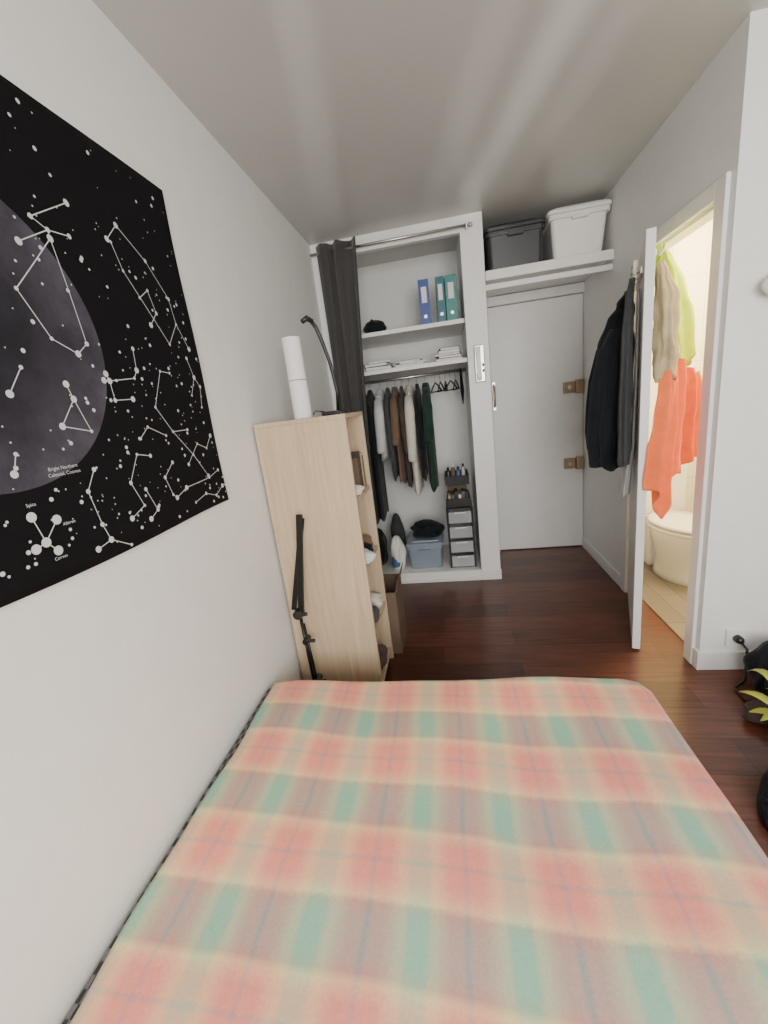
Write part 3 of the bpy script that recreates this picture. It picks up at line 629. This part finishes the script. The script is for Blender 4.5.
lump("sock_bundle", (.37, 2.02, SH[1]+.0185), (.06, .05, .05), 'ccream', 54, "cream bundle of socks on a low bookcase shelf", "socks")
lump("brown_cloth", (.36, 1.92, SH[0]+.0185), (.07, .11, .06), 'cdbrown', 55, "dark brown cloth on the lowest bookcase shelf", "cloth")
e = empty("brown_carton", (.3, 2.3, 0), "dark brown cardboard box on the floor beyond the bookcase", "box")
b = B().box((.14, 2.15, 0), (.48, 2.156, .40)).box((.14, 2.424, 0), (.48, 2.43, .40)).box((.14, 2.156, 0), (.146, 2.424, .40)).box((.474, 2.156, 0), (.48, 2.424, .40)).box((.146, 2.156, 0), (.474, 2.424, .006))
b.out("box_body", 'card', e)
Rf = Matrix.Translation((.481, 2.15, .40)) @ Matrix.Rotation(radians(14), 4, 'Y')
B().box((0, 0, 0), (.004, .28, .08), 0, Rf).out("flap", 'card', e)
e = empty("paper_roll", (.235, 1.83, BZ), "tall white paper roll standing on the bookcase", "roll")
Rr = Matrix.Translation((.213, 1.84, BZ))
def roll(z0, z1, r, nm):
    rings = []
    for rr, z in ((r-.012, z0), (r, z0), (r, z1), (r-.012, z1), (r-.012, z0+.002)):
        rings.append([Rr @ Vector((rr*cos(2*pi*j/28), rr*sin(2*pi*j/28), z)) for j in range(28)])
    B().loft(rings, cap=False).out(nm, 'paper', e, smooth=False)
roll(.001, .165, .041, "lower_roll"); roll(.168, .345, .040, "upper_roll")
e = empty("desk_lamp", (.37, 1.95, BZ), "slim black desk lamp with bent arm on the bookcase", "lamp")
B().lathe([(.055, BZ+.0005), (.055, BZ+.012), (.045, BZ+.016)], (.355, 1.93), 28).out("base", 'black', e, smooth=False)
B().tube([(.355, 1.93, BZ+.016), (.366, 1.92, BZ+.10), (.358, 1.90, BZ+.22), (.342, 1.88, BZ+.31), (.325, 1.87, BZ+.375), (.305, 1.86, BZ+.41)], .0085, 12).out("arm", 'black', e, smooth=True)
B().tube([(.315, 1.865, BZ+.400), (.295, 1.85, BZ+.415), (.28, 1.83, BZ+.40)], [.010, .012, .010], 14).out("lamp_head", 'black', e, smooth=True)
e = empty("small_gadget", (.30, 1.79, BZ), "small black gadget lying on the bookcase", "gadget")
B().box((.32, 1.77, BZ+.0005), (.395, 1.81, BZ+.018)).out("gadget_body", 'black', e, bevel=.004)
B().tube([(.33, 1.79, BZ+.018), (.29, 1.79, BZ+.026), (.28, 1.78, BZ+.01)], .003, 8).out("cable", 'black', e, smooth=True)

# folded black stand
ts = empty("folding_stand", (.12, 1.66, 0), "folded black metal music stand leaning against the bookcase", "stand")
yb_ = 1.66
B().tube([(.125, yb_-.03, .0), (.11, yb_-.01, .30), (.10, yb_, .56)], .008, 12).tube([(.145, yb_-.03, .0), (.125, yb_-.01, .30), (.11, yb_, .50)], .006, 12).out("lower_pole", 'blackm', ts, smooth=True)
B().box((-.014, -.008, 0), (.014, .008, .50), 0, Matrix.Translation((.105, yb_, .54)) @ Matrix.Rotation(radians(9), 4, 'Y')).out("folded_desk", 'blackm', ts, bevel=.003)
B().box((-.012, -.006, 0), (.012, .006, .46), 0, Matrix.Translation((.070, yb_+.01, .57)) @ Matrix.Rotation(radians(15), 4, 'Y')).out("folded_arm", 'blackm', ts, bevel=.002)
for (x, z, r) in ((.10, .56, .022), (.115, .42, .015), (.135, .20, .018)):
    B().tube([(x, yb_-.035, z), (x, yb_+.015, z)], r, 16).tube([(x, yb_-.02, z), (x+.045, yb_-.02, z)], .009, 10).out("clamp_knob", 'black', ts, bevel=.002)
B().tube([(.135, yb_-.03, .12), (.19, yb_-.05, .0)], .006, 10).tube([(.135, yb_-.03, .12), (.08, yb_-.06, .0)], .006, 10).tube([(.135, yb_-.03, .12), (.135, yb_+.04, .0)], .006, 10).out("foot", 'blackm', ts, smooth=True)

# ------------------------------------------------------------------ bed
bd = empty("bed", (.76, .45, 0), "low double bed with dark checked mattress pushed against the wall", "bed")
B().box((.012, -.56, .08), (1.46, 1.40, .20)).out("bed_base", 'dkbrown', bd, bevel=.01)
for x in (.06, 1.40):
    for y in (-.5, 1.33): B().tube([(x, y, 0), (x, y, .0795)], .025, 16).out("leg", 'black', bd, smooth=True)
B().box((.006, -.57, .2005), (1.475, 1.415, .340)).out("mattress", 'check', bd, bevel=.012, segs=4)
bl = B(); nx, ny = 140, 170; rows = []
X0, X1, Y0, Y1, ZT = .040, 1.50, -.58, 1.44, .357
def bump_h(x, y):
    h = .005*sin(3.1*x+2.3*y)+.004*sin(7*x-5*y+1)+.003*sin(13*x+4*y)+.0022*sin(3*x+17*y)
    h += .002*math.exp(-((x+.8*y-2.0)/.03)**2)
    return h
for i in range(ny+1):
    v = i/ny; row = []
    for j in range(nx+1):
        u = j/nx
        Lx = (X1-X0)+.17; Ly = (Y1-Y0)+.17
        sx = u*Lx; sy = v*Ly; r = .03
        def edge(s, E):
            if s < E-r: return s, 0
            if s < E-r+r*pi/2: a = (s-(E-r))/r; return E-r+r*sin(a), -(r-r*cos(a))
            return E, -r-(s-(E-r+r*pi/2))
        ex, dzx = edge(sx, X1-X0); ey, dzy = edge(sy, Y1-Y0)
        x = X0+ex; y = Y0+ey; dz = min(dzx, dzy)
        x += (.006*sin(7*y)+.003*sin(19*y))*max(0, 1-sx/.15)
        cr = max(0, ex-(X1-X0-.08))*max(0, ey-(Y1-Y0-.08))/.0064
        x -= .02*cr; y -= .02*cr
        if dzx < -.04: x += .008*sin(18*y)
        if dzy < -.04: y += .008*sin(16*x)
        ef = min(1, (sx)/.1)
        row.append((x, y, ZT+dz+bump_h(x, y)*(1 if dz > -.02 else .3)*ef+.006*(1-cr)*ef))
    rows.append(row)
bl.loft(rows, cap=False, closed=False).out("plaid_blanket", 'plaid', smooth=True, solid=.006, label="soft coral, teal and peach plaid blanket spread over the bed", cat="blanket")

# ------------------------------------------------------------------ right-hand floor things
ot = empty("wall_outlet", (2.14, 1.97, .17), "white wall outlet with black plug above the baseboard", "outlet")
B().box((2.095, 1.962, .13), (2.185, 1.9755, .22)).out("plate", 'white', ot, bevel=.003)
B().tube([(2.14, 1.9615, .175), (2.14, 1.94, .175), (2.14, 1.93, .17)], [.02, .019, .012], 16).out("plug", 'black', ot, smooth=True)
B().tube([(2.14, 1.93, .17), (2.15, 1.905, .15), (2.15, 1.90, .07), (2.13, 1.87, .012), (2.06, 1.82, .008), (2.05, 1.74, .008), (2.12, 1.73, .008), (2.2, 1.72, .008)], .006, 8).out("cable", 'black', ot, smooth=True)
e = empty("backpack", (2.23, 1.82, 0), "black soft backpack slumped on the floor by the outlet", "bag")
b = B(); blob(b, (2.225, 1.82, 0), (.11, .085, .14), 61, .14); b.out("bag_body", 'cblack', e, smooth=True)
B().tube([(2.16, 1.77, .14), (2.13, 1.74, .10), (2.13, 1.74, .03)], .009, 8).out("strap", 'black', e, smooth=True)
e = empty("sports_bag", (2.10, 1.64, 0), "low crumpled dark bag lying on the floor beside the backpack", "bag")
b = B(); blob(b, (2.10, 1.62, .0), (.11, .07, .05), 67, .18); b.out("bag_body", 'cdbrown', e, smooth=True)
B().tube([(2.03, 1.60, .05), (2.04, 1.57, .10), (2.11, 1.56, .10), (2.16, 1.59, .06)], .007, 8).out("strap", 'black', e, smooth=True)
def shoe(x, y, yaw, label, ms):
    e = empty("shoe", (x, y, 0), label, "shoe", "shoes on the floor beside the bed")
    Rm = Matrix.Translation((x, y, 0)) @ Matrix.Rotation(yaw, 4, 'Z')
    def outline(z, k, n=36):
        r = []
        for j in range(n):
            a = 2*pi*j/n; c = cos(a); s_ = sin(a)
            w = .048*(1-.18*max(0, -c)+.06*c)*k
            r.append(Rm @ Vector((.14*c*k, w*s_*(1-.1*c*c), z)))
        return r
    B().loft([outline(.0005, .97), outline(.012, 1), outline(.028, 1)]).out("sole", ms, e, smooth=True)
    def upper(z, f, bk, w):
        r = []
        for j in range(36):
            a = 2*pi*j/36; c = cos(a); s_ = sin(a); X = (f if c > 0 else bk)*c; r.append(Rm @ Vector((X, w*s_*(1-.15*max(0, -c)), z)))
        return r
    B().loft([upper(.0285, .136, .136, .046), upper(.055, .125, .137, .046), upper(.075, .07, .135, .040), upper(.095, .02, .132, .035), upper(.105, .0, .130, .032)]).out("upper", 'cblack', e, smooth=True)
    B().box((-.10, -.018, .106), (-.02, .018, .109), 0, Rm).out("insole", 'clight', e, bevel=.001)
    lc = B()
    for k in range(4): lc.tube([Rm @ Vector((.09-.022*k, -.028, .062+.010*k)), Rm @ Vector((.085-.022*k, 0, .078+.009*k)), Rm @ Vector((.09-.022*k, .028, .062+.010*k))], .0025, 6)
    lc.out("laces", 'black', e, smooth=True)
shoe(1.845, 1.25, radians(232), "black low sneaker with pale insole on the floor beside the bed", 'black')
shoe(1.93, 1.13, radians(215), "black low sneaker lying closer to the bed", 'gbox')
px, py = 2.035, 1.425
pl = empty("potted_plant", (px, py, 0), "yellow-green leafy potted plant standing on the floor", "plant")
B().lathe([(.05, .0005), (.065, .12), (.07, .13), (.07, .15), (.062, .15), (.06, .13)], (px, py), 28).out("pot", 'terra', pl, smooth=True)
B().lathe([(.059, .131), (.04, .136), (.01, .138)], (px, py), 20).out("soil", 'soil', pl, smooth=True)
lf = random.Random(5)
for i in range(18):
    a = 2*pi*i/18+lf.uniform(-.2, .2); L = lf.uniform(.13, .18); up = lf.uniform(.05, .18); sb = B()
    pts = []; base = Vector((px+.02*cos(a), py+.02*sin(a), .137))
    for k in range(9):
        t = k/8; p = base+Vector((cos(a)*L*t, sin(a)*L*t, up*sin(t*2.2)))
        w = .020*sin(pi*min(1, t*1.02))**.8*(t > .15)+.002
        sd = Vector((-sin(a), cos(a), 0))
        pts.append([p-sd*w+Vector((0, 0, .3*w)), p, p+sd*w+Vector((0, 0, .3*w))])
    sb.loft(pts, cap=False, closed=False).out("leaf", 'leaf', pl, smooth=True, solid=.001)
sc = empty("wall_sconce", (2.17, 1.97, 1.7), "white rounded wall lamp on the facing wall", "lamp")
B().box((2.12, 1.955, 1.68), (2.22, 1.9755, 1.76)).out("mount", 'white', sc, bevel=.005)
b = B(); blob(b, (2.165, 1.915, 1.715), (.095, .038, .05), 2, 0, flat=False); b.out("lamp_shade", 'white', sc, smooth=True)

# ------------------------------------------------------------------ lights
def area(name, loc, rot, sx, sy, p, col):
    l = bpy.data.lights.new(name, 'AREA'); l.shape = 'RECTANGLE'; l.size = sx; l.size_y = sy; l.energy = p; l.color = col
    o = bpy.data.objects.new(name, l); o.location = loc; o.rotation_euler = rot; COL.objects.link(o); return o
area("window_daylight", (1.5, -1.52, 1.58), (radians(90), 0, 0), 1.9, 1.5, 120, (1, .99, .96))
sl = bpy.data.lights.new("low_sun_bounce", 'SUN'); sl.energy = 3.6; sl.angle = radians(2.4); sl.color = (1, .96, .9)
so = bpy.data.objects.new("low_sun_bounce", sl); COL.objects.link(so)
so.rotation_euler = Vector((-.2, 1, .37)).normalized().to_track_quat('-Z', 'Y').to_euler()
l = bpy.data.lights.new("bathroom_light", 'POINT'); l.energy = 135; l.color = (1, .77, .41); l.shadow_soft_size = .1
o = bpy.data.objects.new("bathroom_light", l); o.location = (2.62, 2.7, 2.42); COL.objects.link(o)
w = bpy.data.worlds.new("world"); SC.world = w; w.use_nodes = True
w.node_tree.nodes["Background"].inputs[0].default_value = (.75, .85, 1, 1); w.node_tree.nodes["Background"].inputs[1].default_value = .6

# ------------------------------------------------------------------ camera
r0 = (0.98198, 0.14653, -0.11939); r1 = (-0.07785, -0.26203, -0.96192); r2 = (-0.17223, 0.95387, -0.2459)
cd = bpy.data.cameras.new("camera"); cam = bpy.data.objects.new("camera", cd); COL.objects.link(cam)
cd.sensor_fit = 'VERTICAL'; cd.sensor_height = 36; cd.sensor_width = 27; cd.lens = 409/1024*36; cd.clip_start = .02
cam.matrix_world = Matrix(((r0[0], -r1[0], -r2[0], .861), (r0[1], -r1[1], -r2[1], 0), (r0[2], -r1[2], -r2[2], 1.443), (0, 0, 0, 1)))
SC.camera = cam
